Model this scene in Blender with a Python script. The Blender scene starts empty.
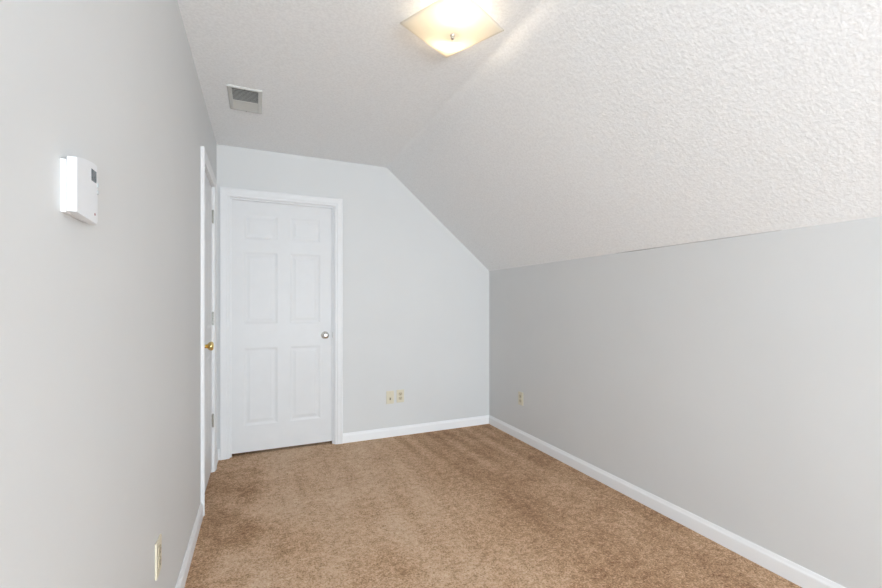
import bpy, bmesh, math, random
from mathutils import Vector, Matrix

SC = bpy.context.scene
COL = SC.collection

# ------------------------------------------------------------------ camera
H, W, CREASE, KNEE, REAR = 2.44, 2.4372, 1.366, 1.5363, -7.4
CAM_YAW, FOCAL_PX = 0.4152, 413.83
cam_data = bpy.data.cameras.new('camera')
cam = bpy.data.objects.new('camera', cam_data)
COL.objects.link(cam)
cam.location = (0.3059, -3.6256, 1.2103)
cam.rotation_euler = (math.pi / 2, 0, -CAM_YAW)
cam_data.sensor_fit = 'HORIZONTAL'
cam_data.sensor_width = 36.0
cam_data.lens = FOCAL_PX / 882 * 36.0
cam_data.shift_y = 9.36 / 882
cam_data.clip_start = 0.02
SC.camera = cam

# ------------------------------------------------------------------ daylight
world = bpy.data.worlds.new('daylight_sky')
SC.world = world
world.use_nodes = True
bg = world.node_tree.nodes['Background']
bg.inputs['Color'].default_value = (0.84, 0.92, 1.0, 1)
bg.inputs['Strength'].default_value = 1.0


def area_light(name, loc, rot, sx, sy, power, color):
    d = bpy.data.lights.new(name, 'AREA')
    d.shape = 'RECTANGLE'
    d.size, d.size_y = sx, sy
    d.energy, d.color = power, color
    o = bpy.data.objects.new(name, d)
    COL.objects.link(o)
    o.location, o.rotation_euler = loc, rot
    return o


# daylight coming in through the window in the rear gable wall
area_light('window_daylight', (1.12, REAR + 0.02, 1.15), (math.radians(90), 0, 0), 1.8, 1.6, 110, (0.81, 0.912, 1.0))
# added up-light outside the same window, brightens the ceiling and slope
area_light('added_uplight', (1.12, REAR - 0.75, 0.55), (math.radians(128), 0, 0), 2.2, 1.2, 128, (0.81, 0.914, 1.0))

# added light at the made-up left-wall window, lifts slope and right wall
area_light('added_side_light', (-0.02, -4.65, 1.42), (math.radians(90), 0, math.radians(-90)), 0.9, 1.1, 9, (0.80, 0.908, 1.0))

SC.view_settings.view_transform = 'Standard'
SC.view_settings.look = 'None'
SC.view_settings.exposure = 0.42
SC.view_settings.gamma = 1.0
SC.view_settings.use_curve_mapping = False


# ------------------------------------------------------------------ materials
def srgb(r, g, b):
    f = lambda c: c / 12.92 if c <= 0.04045 else ((c + 0.055) / 1.055) ** 2.4
    return (f(r / 255), f(g / 255), f(b / 255), 1)


def new_mat(name, color, rough=0.6, metal=0.0, spec=0.4):
    m = bpy.data.materials.new(name)
    m.use_nodes = True
    b = m.node_tree.nodes['Principled BSDF']
    b.inputs['Base Color'].default_value = color
    b.inputs['Roughness'].default_value = rough
    b.inputs['Metallic'].default_value = metal
    b.inputs['Specular IOR Level'].default_value = spec
    return m


def nd(m, kind, **inputs):
    n = m.node_tree.nodes.new(kind)
    for k, v in inputs.items():
        n.inputs[k.replace('_', ' ')].default_value = v
    return n


def lk(m, a, b):
    m.node_tree.links.new(a, b)


def coords(m, scale=(1, 1, 1)):
    tc = m.node_tree.nodes.new('ShaderNodeTexCoord')
    mp = nd(m, 'ShaderNodeMapping', Scale=scale)
    lk(m, tc.outputs['Object'], mp.inputs['Vector'])
    return mp.outputs['Vector']


def add_bump(m, height, strength, distance, prev=None):
    b = nd(m, 'ShaderNodeBump', Strength=strength, Distance=distance)
    lk(m, height, b.inputs['Height'])
    if prev is not None:
        lk(m, prev, b.inputs['Normal'])
    return b.outputs['Normal']


def noise(m, vec, scale, detail=3, rough=0.5):
    n = nd(m, 'ShaderNodeTexNoise', Scale=scale, Detail=detail, Roughness=rough)
    lk(m, vec, n.inputs['Vector'])
    return n.outputs['Fac']


def ramp(m, fac, stops):
    r = m.node_tree.nodes.new('ShaderNodeValToRGB')
    e = r.color_ramp.elements
    while len(e) < len(stops):
        e.new(0.5)
    for i, (p, c) in enumerate(stops):
        e[i].position, e[i].color = p, c
    lk(m, fac, r.inputs['Fac'])
    return r.outputs['Color']


def principled(m):
    return m.node_tree.nodes['Principled BSDF']


def mat_wall():
    m = new_mat('pale_grey_wall_paint', (0.690, 0.688, 0.682, 1), 0.62, 0, 0.3)
    v = coords(m)
    c = ramp(m, noise(m, v, 2.2, 4), [(0.3, (0.682, 0.680, 0.674, 1)), (0.7, (0.698, 0.696, 0.690, 1))])
    lk(m, c, principled(m).inputs['Base Color'])
    lk(m, add_bump(m, noise(m, v, 160, 4), 0.10, 0.002), principled(m).inputs['Normal'])
    return m


def mat_ceiling():
    m = new_mat('white_popcorn_ceiling', (0.80, 0.79, 0.78, 1), 0.95, 0, 0.1)
    v = coords(m)
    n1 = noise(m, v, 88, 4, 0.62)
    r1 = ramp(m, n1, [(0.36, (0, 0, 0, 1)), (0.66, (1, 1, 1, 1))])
    vo = nd(m, 'ShaderNodeTexVoronoi', Scale=120.0)
    lk(m, v, vo.inputs['Vector'])
    p1 = add_bump(m, vo.outputs['Distance'], 0.10, -0.004)
    p0 = add_bump(m, noise(m, v, 42, 2, 0.5), 0.22, 0.006, p1)
    p2 = add_bump(m, r1, 0.17, 0.004, p0)
    lk(m, p2, principled(m).inputs['Normal'])
    c = ramp(m, n1, [(0.36, (0.850, 0.854, 0.860, 1)), (0.62, (0.925, 0.930, 0.936, 1))])  # bump hollows coloured darker, crevice shade put into the base colour
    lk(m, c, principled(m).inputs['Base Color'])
    return m


def mat_carpet():
    m = new_mat('tan_cut_pile_carpet', srgb(160, 122, 92), 0.97, 0, 0.05)
    v = coords(m)
    fine = noise(m, v, 135, 2, 0.7)
    tuft = noise(m, v, 62, 4, 0.7)
    mid = noise(m, v, 24, 4, 0.65)
    patch = noise(m, v, 2.6, 4, 0.6)
    lanes = noise(m, coords(m, (6.5, 0.55, 1)), 1.3, 2, 0.5)

    def mathn(op, a, b):
        n = m.node_tree.nodes.new('ShaderNodeMath')
        n.operation = op
        for i, x in enumerate((a, b)):
            if isinstance(x, (int, float)):
                n.inputs[i].default_value = x
            else:
                lk(m, x, n.inputs[i])
        return n.outputs[0]

    def add(*terms):
        out = None
        for k, t in terms:
            q = mathn('MULTIPLY', mathn('SUBTRACT', t, 0.5), k)
            out = q if out is None else mathn('ADD', out, q)
        return out
    # vacuum lanes: nap laid the other way in strips towards the right rear corner; also darker along the left wall
    sep = m.node_tree.nodes.new('ShaderNodeSeparateXYZ')
    tc = m.node_tree.nodes.new('ShaderNodeTexCoord')
    lk(m, tc.outputs['Object'], sep.inputs[0])

    def smooth(val, a, b):
        n = m.node_tree.nodes.new('ShaderNodeMapRange')
        n.interpolation_type = 'SMOOTHSTEP'
        lk(m, val, n.inputs['Value'])
        n.inputs['From Min'].default_value = a
        n.inputs['From Max'].default_value = b
        return n.outputs['Result']
    wob = mathn('ADD', sep.outputs['X'], mathn('MULTIPLY', mathn('SUBTRACT', patch, 0.5), 0.9))
    nap = mathn('MAXIMUM', smooth(wob, 1.15, 1.75), smooth(wob, 0.42, 0.10))
    sn = nd(m, 'ShaderNodeMath')
    sn.operation = 'SINE'
    lk(m, mathn('MULTIPLY', mathn('ADD', sep.outputs['X'], mathn('MULTIPLY', sep.outputs['Y'], 0.05)), 42.0), sn.inputs[0])
    strip = mathn('MULTIPLY', mathn('MULTIPLY', sn.outputs[0], smooth(wob, 0.9, 1.5)), smooth(sep.outputs['Y'], -1.3, -0.5))
    v0 = add((0.85, fine), (0.70, tuft), (0.52, mid), (0.40, patch), (0.20, lanes))
    s = mathn('ADD', mathn('SUBTRACT', mathn('ADD', v0, 0.56), mathn('MULTIPLY', nap, 0.13)), mathn('MULTIPLY', strip, 0.05))
    c = ramp(m, s, [(0.20, srgb(140, 99, 67)), (0.42, srgb(198, 155, 117)), (0.56, srgb(230, 191, 154)), (0.80, srgb(250, 225, 197))])
    lk(m, c, principled(m).inputs['Base Color'])
    p1 = add_bump(m, tuft, 0.8, 0.014)
    p2 = add_bump(m, fine, 1.0, 0.010, p1)
    lk(m, p2, principled(m).inputs['Normal'])
    principled(m).inputs['Sheen Weight'].default_value = 0.12
    return m


def mat_trim():
    m = new_mat('white_semigloss_trim_paint', (0.88, 0.876, 0.878, 1), 0.42, 0, 0.22)
    lk(m, add_bump(m, noise(m, coords(m, (1, 1, 0.12)), 70, 3), 0.04, 0.002), principled(m).inputs['Normal'])
    return m


def mat_plain(name, color, rough, metal=0.0, spec=0.4, vary=0.03, scale=40):
    m = new_mat(name, color, rough, metal, spec)
    f = noise(m, coords(m), scale, 2)
    lo = tuple(max(0, c * (1 - vary)) for c in color[:3]) + (1,)
    hi = tuple(min(1, c * (1 + vary)) for c in color[:3]) + (1,)
    lk(m, ramp(m, f, [(0.3, lo), (0.7, hi)]), principled(m).inputs['Base Color'])
    return m


def mat_shade():
    m = new_mat('frosted_white_glass', (0.92, 0.90, 0.86, 1), 0.25, 0, 0.5)
    nt = m.node_tree
    out = nt.nodes['Material Output']
    tr = nd(m, 'ShaderNodeBsdfTranslucent', Color=(0.95, 0.90, 0.80, 1))
    mx = nd(m, 'ShaderNodeMixShader', Fac=0.62)
    lk(m, principled(m).outputs[0], mx.inputs[1])
    lk(m, tr.outputs[0], mx.inputs[2])
    lk(m, mx.outputs[0], out.inputs['Surface'])
    lk(m, ramp(m, noise(m, coords(m), 30, 2), [(0.3, (0.91, 0.89, 0.85, 1)), (0.7, (0.93, 0.91, 0.87, 1))]),
       principled(m).inputs['Base Color'])
    return m


def mat_glow(name, color, strength):
    m = new_mat(name, (0.9, 0.9, 0.85, 1), 0.4)
    principled(m).inputs['Emission Color'].default_value = color
    principled(m).inputs['Emission Strength'].default_value = strength
    return m


def mat_pane():
    m = bpy.data.materials.new('clear_window_glass')
    m.use_nodes = True
    nt = m.node_tree
    nt.nodes.remove(principled(m))
    t = nd(m, 'ShaderNodeBsdfTransparent', Color=(0.97, 0.98, 0.98, 1))
    g = nd(m, 'ShaderNodeBsdfGlossy', Roughness=0.03)
    mx = nd(m, 'ShaderNodeMixShader', Fac=0.05)
    lk(m, t.outputs[0], mx.inputs[1])
    lk(m, g.outputs[0], mx.inputs[2])
    lk(m, mx.outputs[0], nt.nodes['Material Output'].inputs['Surface'])
    return m


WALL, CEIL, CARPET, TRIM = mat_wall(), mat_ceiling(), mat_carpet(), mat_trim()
DOOR = mat_plain('white_door_paint', (0.752, 0.747, 0.748, 1), 0.40, 0, 0.22, 0.01, 12)
CASING = mat_plain('white_casing_paint', (0.79, 0.785, 0.788, 1), 0.40, 0, 0.22, 0.01, 12)
NICKEL = mat_plain('satin_nickel', (0.62, 0.61, 0.59, 1), 0.22, 1.0, 0.5)
BRASS = mat_plain('polished_brass', (0.80, 0.62, 0.27, 1), 0.18, 1.0, 0.5)
HINGE = mat_plain('dull_steel_hinge', (0.42, 0.41, 0.38, 1), 0.38, 1.0, 0.5)
ALMOND = mat_plain('almond_plastic', srgb(220, 212, 190), 0.35, 0, 0.45, 0.015)
ALMOND_D = mat_plain('darker_almond_plastic', srgb(200, 188, 162), 0.4, 0, 0.4, 0.015)
DARK = mat_plain('dark_slot', (0.05, 0.045, 0.04, 1), 0.8)
PLASTIC = mat_plain('white_plastic', (0.77, 0.775, 0.79, 1), 0.35, 0, 0.45, 0.01)
GREYPLASTIC = mat_plain('pale_grey_plastic', (0.62, 0.66, 0.68, 1), 0.4, 0, 0.4, 0.02)
LCD = mat_plain('grey_liquid_crystal', (0.085, 0.10, 0.11, 1), 0.2, 0, 0.5, 0.05)
LCDINK = mat_plain('black_liquid_crystal_digits', (0.02, 0.022, 0.025, 1), 0.3)
BADGE = mat_plain('small_rust_red_badge', srgb(170, 110, 105), 0.5)
VENT = mat_plain('white_enamelled_steel', (0.60, 0.60, 0.575, 1), 0.4, 0, 0.3, 0.02)
DUCT_SHADE = mat_plain('dark_duct_backing', (0.115, 0.098, 0.082, 1), 0.7, 0.0, 0.3, 0.15)  # dark sheet colour standing in for the shade inside the duct
GAP = mat_plain('dark_joint', (0.16, 0.155, 0.15, 1), 0.9)
SHADE, PANE = mat_shade(), mat_pane()
BULB = mat_glow('warm_lit_bulb', (1.0, 0.83, 0.62, 1), 25)
BACKROOM = mat_plain('unlit_plaster', (0.25, 0.24, 0.23, 1), 0.9)


# ------------------------------------------------------------------ mesh helpers
def obj(name, bm, mat, parent=None, smooth=False, loc=None):
    me = bpy.data.meshes.new(name)
    bmesh.ops.recalc_face_normals(bm, faces=bm.faces)
    bm.to_mesh(me)
    bm.free()
    for m in (mat if isinstance(mat, (list, tuple)) else [mat]):
        me.materials.append(m)
    if smooth:
        for p in me.polygons:
            p.use_smooth = True
    o = bpy.data.objects.new(name, me)
    COL.objects.link(o)
    if parent:
        o.parent = parent
    if loc is not None:
        o.location = loc
    return o


def thing(name, label, cat, loc, rot=(0, 0, 0), group=None):
    o = bpy.data.objects.new(name, None)
    o.empty_display_size = 0.05
    COL.objects.link(o)
    o.location, o.rotation_euler = loc, rot
    o['label'], o['category'] = label, cat
    if group:
        o['group'] = group
    return o


def struct(o, label=None, cat=None):
    o['kind'] = 'structure'
    if label:
        o['label'], o['category'] = label, cat
    return o


def structure_root(name, loc, rot, label, cat):
    o = bpy.data.objects.new(name, None)
    o.empty_display_size = 0.05
    COL.objects.link(o)
    o.location, o.rotation_euler = loc, rot
    return struct(o, label, cat)


def box(bm, lo, hi, bevel=0.0, seg=2, mi=0):
    lo, hi = Vector(lo), Vector(hi)
    r = bmesh.ops.create_cube(bm, size=1.0)
    vs = r['verts']
    for v in vs:
        v.co = Vector(((lo[i] + hi[i]) / 2 + v.co[i] * (hi[i] - lo[i])) for i in range(3))
    fs = set(f for v in vs for f in v.link_faces)
    for f in fs:
        f.material_index = mi
    if bevel > 0:
        es = list(set(e for v in vs for e in v.link_edges))
        bmesh.ops.bevel(bm, geom=es, offset=bevel, segments=seg, profile=0.5, affect='EDGES')
    return vs


def prism(bm, pts, off, mi=0):
    """closed polygon pts (3D) extruded by vector off"""
    off = Vector(off)
    a = [bm.verts.new(Vector(p)) for p in pts]
    b = [bm.verts.new(Vector(p) + off) for p in pts]
    n = len(a)
    fs = [bm.faces.new(a), bm.faces.new(list(reversed(b)))]
    for i in range(n):
        j = (i + 1) % n
        fs.append(bm.faces.new((a[j], a[i], b[i], b[j])))
    for f in fs:
        f.material_index = mi
    return fs


def lathe(bm, prof, seg=28, origin=(0, 0, 0), axis='Z', mi=0):
    """prof: (radius, height) pairs turned about axis through origin"""
    rings = []
    o = Vector(origin)
    for r, h in prof:
        ring = []
        for k in range(seg if r > 1e-6 else 1):
            a = 2 * math.pi * k / seg
            x, y = r * math.cos(a), r * math.sin(a)
            p = {'Z': (x, y, h), 'Y': (x, h, y), 'X': (h, x, y)}[axis]
            ring.append(bm.verts.new(o + Vector(p)))
        rings.append(ring)
    for A, B in zip(rings, rings[1:]):
        if len(A) == 1 and len(B) == 1:
            continue
        for k in range(seg):
            j = (k + 1) % seg
            if len(A) == 1:
                f = bm.faces.new((A[0], B[k], B[j]))
            elif len(B) == 1:
                f = bm.faces.new((A[k], B[0], A[j]))
            else:
                f = bm.faces.new((A[k], B[k], B[j], A[j]))
            f.material_index = mi
    return rings


def sweep_x(bm, prof, x0, x1):
    """profile of (y, z) points swept along local x"""
    prism(bm, [(x0, y, z) for y, z in prof], (x1 - x0, 0, 0))


# ------------------------------------------------------------------ room shell
T = 0.12
# door_1 opening in the back wall, door_2 opening in the left wall
B0, B1, BZ = 0.088, 0.912, 2.055
L0, L1, LZ = -0.884, -0.242, 2.055

bm = bmesh.new()
box(bm, (-0.30, REAR - 0.2, -0.10), (W + 0.2, 0.40, 0.0))
struct(obj('floor', bm, CARPET), 'tan brown cut-pile carpet covering the whole floor', 'carpet')

bm = bmesh.new()
prism(bm, [(0, 0, 0), (B0, 0, 0), (B0, 0, BZ), (B1, 0, BZ), (B1, 0, 0), (W, 0, 0), (W, 0, KNEE), (CREASE, 0, H), (0, 0, H)], (0, T, 0))
struct(obj('wall_back', bm, WALL), 'pale grey gable wall with the white door in it', 'wall')

bm = bmesh.new()
SY0, SY1, SZ0, SZ1 = -5.15, -4.15, 0.84, 2.0
prism(bm, [(0, SY1, 0), (0, L0, 0), (0, L0, LZ), (0, L1, LZ), (0, L1, 0), (0, T, 0), (0, T, H), (0, SY1, H)], (-T, 0, 0))
prism(bm, [(0, REAR - T, 0), (0, SY0, 0), (0, SY0, H), (0, REAR - T, H)], (-T, 0, 0))
prism(bm, [(0, SY0, 0), (0, SY1, 0), (0, SY1, SZ0), (0, SY0, SZ0)], (-T, 0, 0))
prism(bm, [(0, SY0, SZ1), (0, SY1, SZ1), (0, SY1, H), (0, SY0, H)], (-T, 0, 0))
struct(obj('wall_left', bm, WALL), 'pale grey wall carrying the thermostat, on the left', 'wall')

bm = bmesh.new()
prism(bm, [(W, REAR - T, 0), (W, T, 0), (W, T, KNEE), (W, REAR - T, KNEE)], (T, 0, 0))
struct(obj('wall_right', bm, WALL), 'low pale grey knee wall under the sloping ceiling', 'wall')

sl = Vector((W - CREASE, 0, KNEE - H))
ext = sl * (0.16 / sl.length)
bm = bmesh.new()
cr = 0.02
ux = sl.normalized()
prof = [(-T, H), (CREASE - cr, H)]
for k in range(1, 6):
    t = k / 6
    a, b, c = Vector((CREASE - cr, 0, H)), Vector((CREASE, 0, H)), Vector((CREASE, 0, H)) + ux * cr
    q = a * (1 - t) ** 2 + b * 2 * t * (1 - t) + c * t * t
    prof.append((q.x, q.z))
prof += [(CREASE + ux.x * cr, H + ux.z * cr), (W + ext.x, KNEE + ext.z), (W + ext.x, KNEE + ext.z + 0.16), (CREASE + 0.05, H + 0.10), (-T, H + 0.10)]
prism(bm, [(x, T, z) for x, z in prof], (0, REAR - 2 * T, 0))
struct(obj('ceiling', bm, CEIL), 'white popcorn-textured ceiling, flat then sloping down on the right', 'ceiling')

# rear gable wall behind the camera with its window
WX0, WX1, WZ0, WZ1 = 0.18, 2.06, 0.30, 1.95
bm = bmesh.new()
y0, y1 = REAR - T, REAR
for pts in ([(0, 0), (WX0, 0), (WX0, H), (0, H)], [(WX0, 0), (WX1, 0), (WX1, WZ0), (WX0, WZ0)],
            [(WX0, WZ1), (CREASE + (H - WZ1) * (W - CREASE) / (H - KNEE), WZ1), (CREASE, H), (WX0, H)],
            [(WX1, 0), (W, 0), (W, KNEE), (WX1, KNEE + (W - WX1) * (H - KNEE) / (W - CREASE) * 0.999)]):
    prism(bm, [(x, y0, z) for x, z in pts], (0, T, 0))
struct(obj('wall_rear', bm, WALL), 'pale grey gable wall behind the camera', 'wall')
win = structure_root('window_1', (0, REAR, 0), (0, 0, 0), 'white framed window in the rear gable wall', 'window')
bm = bmesh.new()
for lo, hi in (((WX0, -.09, WZ0), (WX0 + .05, -.02, WZ1)), ((WX1 - .05, -.09, WZ0), (WX1, -.02, WZ1)),
               ((WX0 + .05, -.09, WZ0), (WX1 - .05, -.02, WZ0 + .05)), ((WX0 + .05, -.09, WZ1 - .05), (WX1 - .05, -.02, WZ1)),
               (((WX0 + WX1) / 2 - .025, -.085, WZ0 + .05), ((WX0 + WX1) / 2 + .025, -.025, WZ1 - .05))):
    box(bm, lo, hi)
obj('window_frame', bm, TRIM, win)
bm = bmesh.new()
box(bm, (WX0 + .05, -.058, WZ0 + .05), (WX1 - .05, -.052, WZ1 - .05))
obj('pane', bm, PANE, win)


win = structure_root('added_window_2', (0, 0, 0), (0, 0, 0), 'added white framed window in the left wall, unseen behind the camera', 'window')  # made-up window, an opening for the added side light
bm = bmesh.new()
for lo, hi in (((-.10, SY0, SZ0), (-.04, SY0 + .05, SZ1)), ((-.10, SY1 - .05, SZ0), (-.04, SY1, SZ1)),
               ((-.10, SY0 + .05, SZ0), (-.04, SY1 - .05, SZ0 + .05)), ((-.10, SY0 + .05, SZ1 - .05), (-.04, SY1 - .05, SZ1))):
    box(bm, lo, hi)
obj('window_frame', bm, TRIM, win)
bm = bmesh.new()
box(bm, (-.072, SY0 + .05, SZ0 + .05), (-.066, SY1 - .05, SZ1 - .05))
obj('pane', bm, PANE, win)


# ------------------------------------------------------------------ baseboards
BH, BT = 0.083, 0.013
BPROF = [(0, 0), (-BT, 0), (-BT, 0.058), (-BT + .001, 0.064), (-BT + 0.005, 0.071), (-0.006, 0.0785), (-0.004, BH), (0, BH)]


def baseboard(name, p, rotz, length, label):
    bm = bmesh.new()
    sweep_x(bm, BPROF, 0, length)
    o = obj(name, bm, TRIM, loc=(p[0], p[1], 0))
    o.rotation_euler = (0, 0, rotz)
    return struct(o, label, 'baseboard')


CASW = 0.067
baseboard('baseboard_back', (0.972, 0, 0), 0, W - 0.972, 'white baseboard along the back wall right of the door')
baseboard('baseboard_back.001', (0.0215, 0, 0), 0, 0.0090, 'short white baseboard stub between the two door casings')
baseboard('baseboard_right', (W, -BT, 0), -math.pi / 2, -BT - REAR, 'white baseboard along the knee wall on the right')
baseboard('baseboard_left', (0, REAR, 0), math.pi / 2, (L0 + 0.011 - 0.057) - REAR, 'white baseboard along the left wall nearest the camera')
baseboard('baseboard_left.001', (0, -0.194 , 0), math.pi / 2, 0.194, 'short white baseboard in the corner beyond the left door')


# ------------------------------------------------------------------ door casings (local frame: x along the wall, -y into the room)
def casing(root, x0, x1, zt, w):
    prof = [(0.0, 0.0), (0.0, -0.009), (0.006, -0.0115), (0.016, -0.0115), (0.022, -0.0145), (w * 0.72, -0.0165),
            (w * 0.80, -0.0185), (w - 0.004, -0.0185), (w, -0.014), (w, 0.0)]
    bm = bmesh.new()
    loops = []
    for u, t in prof:
        loops.append([bm.verts.new((x0 - u, t, 0)), bm.verts.new((x0 - u, t, zt + u)), bm.verts.new((x1 + u, t, zt + u)), bm.verts.new((x1 + u, t, 0))])
    n = len(loops)
    for i in range(n):
        A, B = loops[i], loops[(i + 1) % n]
        for k in range(3):
            bm.faces.new((A[k], A[k + 1], B[k + 1], B[k]))
    bm.faces.new([l[0] for l in loops])
    bm.faces.new([l[3] for l in reversed(loops)])
    return obj('casing', bm, CASING, root)


def jamb(root, x0, x1, zt, stop_y):
    """lining of the opening (thickness .012 inside the rough opening) and its stop"""
    bm = bmesh.new()
    j = 0.012
    prism(bm, [(x0 - j, 0, 0), (x0, 0, 0), (x0, 0, zt), (x1, 0, zt), (x1, 0, 0), (x1 + j, 0, 0), (x1 + j, 0, zt + j), (x0 - j, 0, zt + j)], (0, T, 0))
    obj('jamb', bm, CASING, root)
    s = 0.012
    bm = bmesh.new()
    prism(bm, [(x0, stop_y[0], 0), (x0 + s, stop_y[0], 0), (x0 + s, stop_y[0], zt - s), (x1 - s, stop_y[0], zt - s),
               (x1 - s, stop_y[0], 0), (x1, stop_y[0], 0), (x1, stop_y[0], zt), (x0, stop_y[0], zt)], (0, stop_y[1] - stop_y[0], 0))
    obj('door_stop', bm, CASING, root)


def door_slab(root, x0, x1, z0, z1, yf, xcols, zrows, thick=0.034):
    """moulded six panel slab; front face at y = yf looking to -y"""
    xs = sorted([x0, x1] + [c for p in xcols for c in p])
    zs = sorted([z0, z1] + [c for p in zrows for c in p])
    bm = bmesh.new()
    g = [[bm.verts.new((x, yf, z)) for z in zs] for x in xs]
    panels = []
    for i in range(len(xs) - 1):
        for k in range(len(zs) - 1):
            f = bm.faces.new((g[i][k], g[i + 1][k], g[i + 1][k + 1], g[i][k + 1]))
            if i % 2 == 1 and k % 2 == 1:
                panels.append(f)
    bmesh.ops.recalc_face_normals(bm, faces=bm.faces)
    for f in bm.faces:
        if f.normal.y > 0:
            f.normal_flip()
    for thick_, depth in ((0.005, -0.0015), (0.012, -0.0035), (0.008, 0.0), (0.022, 0.0035)):
        bmesh.ops.inset_individual(bm, faces=panels, thickness=thick_, depth=depth, use_even_offset=True)
    # sides and back
    edges = [e for e in bm.edges if e.is_boundary]
    r = bmesh.ops.extrude_edge_only(bm, edges=edges)
    nv = [v for v in r['geom'] if isinstance(v, bmesh.types.BMVert)]
    for v in nv:
        v.co.y = yf + thick
    bmesh.ops.contextual_create(bm, geom=[e for e in r['geom'] if isinstance(e, bmesh.types.BMEdge) and e.is_boundary])
    return obj('slab', bm, DOOR, root)


def knob(root, x, z, yf, mat, label):
    """rosette, neck and round knob projecting to -y"""
    bm = bmesh.new()
    lathe(bm, [(0.0001, -0.026), (0.0112, -0.026), (0.0112, -0.0285), (0.0145, -0.0310), (0.0215, -0.037), (0.0262, -0.045), (0.0270, -0.052),
               (0.0250, -0.058), (0.0195, -0.062), (0.0120, -0.0638), (0.0, -0.0642)], 32, (x, yf, z), 'Y')
    k = obj('knob', bm, mat, root, True)
    k['label'] = label
    bm = bmesh.new()
    lathe(bm, [(0.0, 0.0), (0.0325, 0.0), (0.0325, -0.003), (0.0300, -0.0065), (0.0220, -0.0085), (0.0125, -0.0105), (0.0112, -0.014), (0.0112, -0.0262), (0.0, -0.0262)], 32, (x, yf, z), 'Y')
    obj('rosette', bm, mat, k, True)
    bm = bmesh.new()
    box(bm, (x - 0.005, yf - 0.0652, z - 0.0012), (x + 0.005, yf - 0.0638, z + 0.0012), 0.0004, 1)
    obj('turn_button', bm, mat, k)
    return k


def hinge(root, x, z, yk):
    bm = bmesh.new()
    for s in range(5):
        z0 = z - 0.0445 + s * 0.0178
        lathe(bm, [(0.0, z0 + .0004), (0.0058, z0 + .0004), (0.0062, z0 + .001), (0.0062, z0 + 0.0168), (0.0058, z0 + 0.0174), (0.0, z0 + 0.0174)], 14, (x, yk, 0))
    lathe(bm, [(0.0, z - 0.050), (0.003, z - 0.049), (0.0046, z - 0.0462), (0.0046, z - 0.0445), (0.0, z - 0.0445)], 14, (x, yk, 0))
    lathe(bm, [(0.0, z + 0.0445), (0.0046, z + 0.0445), (0.0046, z + 0.0462), (0.003, z + 0.049), (0.0, z + 0.050)], 14, (x, yk, 0))
    box(bm, (x - 0.012, yk + 0.0050, z - 0.0445), (x + 0.002, yk + 0.0075, z + 0.0445))
    return obj('hinge', bm, HINGE, root)


# door in the back wall
d1 = structure_root('door_1', (0, 0, 0), (0, 0, 0), 'white six-panel door with satin nickel knob in the back wall', 'door')
casing(d1, 0.098, 0.905, 2.046, CASW)
jamb(d1, 0.100, 0.900, 2.043, (0.016, 0.036))
sx0, sx1, syf = 0.103, 0.897, 0.037
s1 = door_slab(d1, sx0, sx1, 0.019, 2.040, syf, [(0.197, 0.449), (0.545, 0.791)], [(0.228, 0.851), (1.042, 1.624), (1.727, 1.922)])
knob(d1, 0.829, 0.937, syf, NICKEL, 'round satin nickel door knob')
bm = bmesh.new()
box(bm, (0.8855, 0.0125, 0.915), (0.8885, 0.0162, 0.965), 0.0008, 1)
obj('strike_plate', bm, HINGE, d1)
# space behind door_1
bm = bmesh.new()
box(bm, (B0 - 0.05, 0.26, 0), (B1 + 0.05, 0.30, 2.2))
box(bm, (B0 - 0.05, T, 0), (B0 - 0.02, 0.26, 2.2))
box(bm, (B1 + 0.02, T, 0), (B1 + 0.05, 0.26, 2.2))
box(bm, (B0 - 0.05, T, 2.2), (B1 + 0.05, 0.30, 2.23))
struct(obj('wall_closet', bm, BACKROOM))

# door in the left wall: local x runs along +y of the room, local -y into the room
d2 = structure_root('door_2', (0, 0, 0), (0, 0, math.pi / 2), 'narrow white door with brass knob in the left wall', 'door')
casing(d2, L0 + 0.011, L1 - 0.009, 2.046, 0.057)
jamb(d2, L0 + 0.012, L1 - 0.012, 2.043, (0.046, 0.066))
door_slab(d2, L0 + 0.0145, L1 - 0.0145, 0.022, 2.040, 0.009, [(-0.785, -0.605), (-0.515, -0.335)], [(0.228, 0.851), (1.042, 1.624), (1.727, 1.922)])
knob(d2, -0.812, 0.955, 0.009, BRASS, 'polished brass door knob')
for hz in (1.832, 1.102, 0.371):
    hinge(d2, L1 - 0.0120, hz, 0.0005)
bm = bmesh.new()
box(bm, (-0.30, L0 - 0.05, 0), (-0.26, L1 + 0.05, 2.2))
box(bm, (-0.26, L0 - 0.05, 0), (-T, L0 - 0.02, 2.2))
box(bm, (-0.26, L1 + 0.02, 0), (-T, L1 + 0.05, 2.2))
box(bm, (-0.30, L0 - 0.05, 2.2), (-T, L1 + 0.05, 2.23))
struct(obj('wall_hall', bm, BACKROOM))

# open hairline joint where the slope meets the knee wall
bm = bmesh.new()
n = 24
for i in range(n):
    pass
ya, yb = -1.62, -2.55
prev = None
for i in range(n + 1):
    t = i / n
    y = ya + (yb - ya) * t
    wdt = 0.0006 + 0.0028 * math.sin(math.pi * t ** 0.6) ** 2 * (0.6 + 0.4 * math.sin(9 * t + 0.5))
    cur = [bm.verts.new((W - 0.0012, y, KNEE + 0.0005)), bm.verts.new((W - 0.0012, y, KNEE + 0.0005 - wdt)),
           bm.verts.new((W + 0.0008, y, KNEE + 0.0005 - wdt)), bm.verts.new((W + 0.0008, y, KNEE + 0.0005))]
    if prev:
        for k in range(4):
            bm.faces.new((prev[k], prev[(k + 1) % 4], cur[(k + 1) % 4], cur[k]))
    else:
        bm.faces.new(cur)
    prev = cur
bm.faces.new(list(reversed(prev)))
struct(obj('trim_1', bm, GAP), 'dark hairline crack between sloping ceiling and right wall', 'crack')


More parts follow.
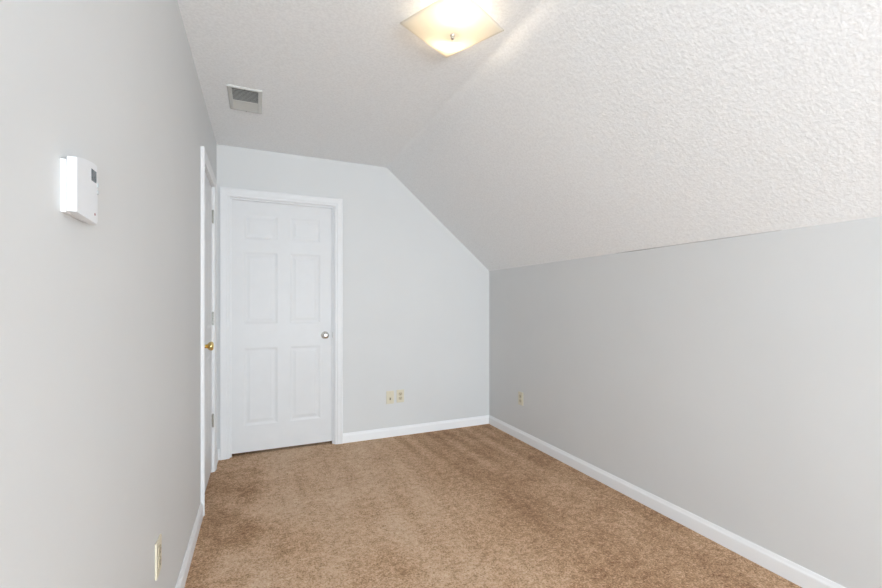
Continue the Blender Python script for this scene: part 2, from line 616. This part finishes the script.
# ------------------------------------------------------------------ ceiling light (square slumped glass, turned on the ceiling)
LX, LY, LROT = 1.067, -2.022, math.radians(27.2)
lt = thing('ceiling_light', 'lit square frosted glass flush light with small nickel finial on the ceiling', 'ceiling light', (LX, LY, H), (0, 0, LROT))
bm = bmesh.new()
lathe(bm, [(0.0, 0.0), (0.075, 0.0), (0.075, -0.006), (0.070, -0.010), (0.0, -0.011)], 36)
obj('ceiling_pan', bm, PLASTIC, lt, True)
bm = bmesh.new()
HS, N = 0.159, 24
zc, rise = -0.079, 0.033
top, bot = [], []
for i in range(N + 1):
    ra, rb = [], []
    for k in range(N + 1):
        x, y = -HS + 2 * HS * i / N, -HS + 2 * HS * k / N
        r2 = 1 - (1 - (x / HS) ** 2) * (1 - (y / HS) ** 2)
        z = zc + rise * r2
        rb.append(bm.verts.new((x, y, z)))
        ra.append(bm.verts.new((x, y, z + 0.004)))
    top.append(ra)
    bot.append(rb)
for i in range(N):
    for k in range(N):
        bm.faces.new((top[i][k], top[i + 1][k], top[i + 1][k + 1], top[i][k + 1]))
        bm.faces.new((bot[i][k], bot[i][k + 1], bot[i + 1][k + 1], bot[i + 1][k]))
for i in range(N):
    for a, b in (((i, 0), (i + 1, 0)), ((i + 1, N), (i, N)), ((0, i + 1), (0, i)), ((N, i), (N, i + 1))):
        bm.faces.new((bot[a[0]][a[1]], bot[b[0]][b[1]], top[b[0]][b[1]], top[a[0]][a[1]]))
obj('glass_shade', bm, SHADE, lt, True)
bm = bmesh.new()
lathe(bm, [(0.0, -0.010), (0.0032, -0.010), (0.0032, zc + 0.002), (0.0, zc + 0.002)], 12)
obj('threaded_rod', bm, NICKEL, lt, True)
bm = bmesh.new()
lathe(bm, [(0.0, zc), (0.0105, zc - 0.0005), (0.0110, zc - 0.003), (0.0085, zc - 0.005), (0.0065, zc - 0.008), (0.0080, zc - 0.011), (0.0085, zc - 0.014),
           (0.0065, zc - 0.018), (0.0030, zc - 0.0205), (0.0, zc - 0.021)], 24)
obj('finial', bm, NICKEL, lt, True)
dg = Vector((1, 1, 0)).normalized()
for s in (-1, 1):
    bm = bmesh.new()
    lathe(bm, [(0.0, 0.0), (0.012, 0.0), (0.014, 0.004), (0.014, 0.030), (0.0, 0.030)], 20, axis='X')
    so = obj('lamp_socket', bm, PLASTIC, lt, True, loc=dg * (0.032 * s) + Vector((0, 0, -0.040)))
    so.rotation_euler = (0, 0, math.pi / 4 + (0 if s > 0 else math.pi))
    bm = bmesh.new()
    lathe(bm, [(0.0, 0.030), (0.010, 0.031), (0.0105, 0.040), (0.013, 0.052), (0.0165, 0.066), (0.0180, 0.078), (0.0168, 0.091), (0.012, 0.101), (0.006, 0.106), (0.0, 0.107)], 24, axis='X')
    b = obj('bulb', bm, BULB, so, True)


# ------------------------------------------------------------------ ceiling vent (two-way register)
VX0, VX1, VY0, VY1 = 0.142, 0.326, -1.020, -0.712
vc = ((VX0 + VX1) / 2, (VY0 + VY1) / 2)
vent = thing('ceiling_vent', 'rectangular white metal air register set in the ceiling near the left wall', 'vent', (vc[0], vc[1], H))
hw, hl, fb = (VX1 - VX0) / 2, (VY1 - VY0) / 2, 0.023
bm = bmesh.new()
# stamped frame: outer lip, raised face, inner return
fl = []
for (ix, z) in ((0.0, 0.0), (0.0, -0.003), (0.004, -0.0085), (0.019, -0.010), (fb, -0.009), (fb, -0.001)):
    fl.append([bm.verts.new((sx * (hw - ix), sy * (hl - ix * 0.6), z)) for sx, sy in ((-1, -1), (1, -1), (1, 1), (-1, 1))])
for A, B in zip(fl, fl[1:]):
    for k in range(4):
        bm.faces.new((A[k], A[(k + 1) % 4], B[(k + 1) % 4], B[k]))
obj('frame', bm, VENT, vent)
bm = bmesh.new()
box(bm, (-hw + 0.004, -hl + 0.004, -0.0012), (hw - 0.004, hl - 0.004, -0.0002))
obj('backing', bm, DUCT_SHADE, vent)
for bank in (-1, 1):
    bm = bmesh.new()
    ya, yb = (-hl + fb * 0.6, 0.004) if bank < 0 else (0.018, hl - fb * 0.6)
    n = 9
    for i in range(n):
        yc = ya + (yb - ya) * (i + 0.5) / n
        a = math.radians(62) * (-1 if bank < 0 else 1)
        # bank < 0 tilts so the camera looks between the blades, bank > 0 shows the blade faces
        ln = 0.0072 if bank < 0 else 0.0125
        dy, dz = math.cos(math.radians(38)) * ln / 2, math.sin(math.radians(38)) * ln / 2
        if bank < 0:
            p = [(yc - dy * 0.55, -0.006 - dz * 1.2), (yc + dy * 0.55, -0.006 + dz * 1.2)]
        else:
            p = [(yc - dy, -0.006 + dz), (yc + dy, -0.006 - dz)]
        th = 0.0007
        prism(bm, [(-hw + fb, p[0][0], p[0][1]), (-hw + fb, p[1][0], p[1][1]), (-hw + fb, p[1][0] + th, p[1][1]), (-hw + fb, p[0][0] + th, p[0][1])], (2 * (hw - fb), 0, 0))
    obj('louver_bank', bm, VENT, vent)
bm = bmesh.new()
box(bm, (-hw + fb, 0.004, -0.0100), (hw - fb, 0.018, -0.008))
obj('center_bar', bm, VENT, vent)
for sy in (-1, 1):
    bm = bmesh.new()
    lathe(bm, [(0.0, -0.0090), (0.0046, -0.0090), (0.0042, -0.0115), (0.0022, -0.0126), (0.0, -0.0128)], 14, (0, sy * (hl - 0.0095), 0))
    obj('screw', bm, HINGE, vent, True)


# ------------------------------------------------------------------ thermostat (local frame: x along wall +y, -y into the room, z up)
TY, TZ = -2.680, 1.415
th = thing('thermostat', 'white plastic thermostat with small grey display on the left wall', 'thermostat', (0, TY, TZ), (0, 0, math.pi / 2))
bm = bmesh.new()
box(bm, (-0.050, -0.008, -0.050), (0.050, 0.0, 0.040), 0.0012, 2)
obj('base_plate', bm, PLASTIC, th)
bm = bmesh.new()
# cover: slightly arched top edge
top_z = [(-0.048, 0.0455), (-0.030, 0.0500), (-0.010, 0.0540), (0.012, 0.0570), (0.032, 0.0590), (0.050, 0.0595)]
pts = [(x, -0.008, z) for x, z in top_z] + [(0.050, -0.008, -0.0535), (-0.048, -0.008, -0.0480)]
prism(bm, pts, (0, -0.0138, 0))
es = [e for e in bm.edges]
bmesh.ops.bevel(bm, geom=es, offset=0.0014, segments=2, profile=0.5, affect='EDGES')
cover = obj('cover', bm, PLASTIC, th)
bm = bmesh.new()
box(bm, (0.019, -0.0226, 0.024), (0.043, -0.0215, 0.046), 0.0004, 1)
lcd = obj('display', bm, LCD, th)
lcd['label'] = 'dark grey display window'


def seg_digit(bm, x, z, w, h, segs, y):
    t = 0.0011
    S = {'a': (x, z + h - t, x + w, z + h), 'g': (x, z + h / 2 - t / 2, x + w, z + h / 2 + t / 2), 'd': (x, z, x + w, z + t),
         'f': (x, z + h / 2, x + t, z + h), 'b': (x + w - t, z + h / 2, x + w, z + h), 'e': (x, z, x + t, z + h / 2), 'c': (x + w - t, z, x + w, z + h / 2)}
    for s in segs:
        x0, z0, x1, z1 = S[s]
        box(bm, (x0, y - 0.0003, z0), (x1, y, z1))


bm = bmesh.new()
for i in range(2):
    box(bm, (0.080, -0.0140, 0.012 + i * 0.014), (0.088, -0.0095, 0.020 + i * 0.014), 0.001, 1)
bt = obj('side_button', bm, GREYPLASTIC, th)
bm = bmesh.new()
box(bm, (0.050, -0.0110, -0.044), (0.090, -0.0, 0.046), 0.001, 1)
obj('control_strip', bm, PLASTIC, th)
bm = bmesh.new()
lathe(bm, [(0.0, -0.0216), (0.0026, -0.0216), (0.0026, -0.0222), (0.0, -0.0223)], 16, (0.037, 0, -0.036), 'Y')
bd = obj('badge', bm, BADGE, th)
bd['label'] = 'tiny reddish round badge'


# ------------------------------------------------------------------ outlets (local frame: x along wall, -y into the room)
def rounded_plate(bm, w, h, t):
    box(bm, (-w / 2, -t, -h / 2), (w / 2, 0, h / 2), 0.0028, 3)


def duplex_outlet(label, loc, rotz):
    o = thing('wall_outlet', label, 'outlet', loc, (0, 0, rotz), 'almond wall outlets')
    bm = bmesh.new()
    rounded_plate(bm, 0.072, 0.116, 0.0062)
    obj('cover_plate', bm, ALMOND, o)
    for sz in (1, -1):
        bm = bmesh.new()
        pts = []
        for k in range(28):
            a = 2 * math.pi * k / 28
            pts.append((max(-0.0165, min(0.0165, 0.0185 * math.cos(a))), -0.0058, 0.0195 * sz + max(-0.0143, min(0.0143, 0.0185 * math.sin(a)))))
        prism(bm, pts, (0, -0.0026, 0))
        r = obj('receptacle', bm, ALMOND_D, o)
        bm = bmesh.new()
        zc_ = 0.0195 * sz
        box(bm, (-0.0078, -0.0087, zc_ - 0.001), (-0.0054, -0.0083, zc_ + 0.008))
        box(bm, (0.0054, -0.0087, zc_), (0.0078, -0.0083, zc_ + 0.007))
        lathe(bm, [(0.0, -0.0083), (0.0028, -0.0083), (0.0028, -0.0087), (0.0, -0.0087)], 14, (0, 0, zc_ - 0.0065), 'Y')
        obj('slots', bm, DARK, r)
    bm = bmesh.new()
    lathe(bm, [(0.0, -0.0060), (0.0034, -0.0060), (0.0030, -0.0072), (0.0, -0.0078)], 14, (0, 0, 0), 'Y')
    obj('screw', bm, ALMOND_D, o, True)
    return o


duplex_outlet('almond duplex outlet on the back wall, right one of the pair', (1.495, 0, 0.361), 0)
duplex_outlet('almond outlet low on the grey knee wall near the corner', (W, -0.552, 0.366), -math.pi / 2)
duplex_outlet('almond outlet seen edge-on low on the left wall', (0, -2.012, 0.381), math.pi / 2)

pj = thing('jack_plate', 'almond wall plate with small jack, left of the duplex outlet', 'wall plate', (1.398, 0, 0.357))
bm = bmesh.new()
rounded_plate(bm, 0.072, 0.116, 0.0062)
obj('cover_plate', bm, ALMOND, pj)
bm = bmesh.new()
box(bm, (-0.008, -0.0092, -0.026), (0.008, -0.0055, 0.004), 0.0008, 1)
j = obj('jack', bm, ALMOND_D, pj)
bm = bmesh.new()
box(bm, (-0.004, -0.0096, -0.020), (0.004, -0.0090, -0.006))
obj('socket', bm, DARK, j)
for sz in (1, -1):
    bm = bmesh.new()
    lathe(bm, [(0.0, -0.0060), (0.0034, -0.0060), (0.0030, -0.0072), (0.0, -0.0078)], 14, (0, 0, sz * 0.0415), 'Y')
    obj('screw', bm, ALMOND_D, pj, True)


# ------------------------------------------------------------------ the left wall is not quite square to the back wall
PIV, ANG = Vector((0, -2.70, 0)), -0.0088 / 2.70
ROT = Matrix.Translation(PIV) @ Matrix.Rotation(ANG, 4, 'Z') @ Matrix.Translation(-PIV)
for o in list(COL.objects):
    if o.parent is None and (o.name in ('wall_left', 'wall_hall', 'door_2', 'added_window_2', 'baseboard_left', 'baseboard_left.001', 'thermostat')
                             or (o.name.startswith('wall_outlet') and abs(o.location.x) < 0.01)):
        o.location = ROT @ o.location
        o.rotation_euler.z += ANG
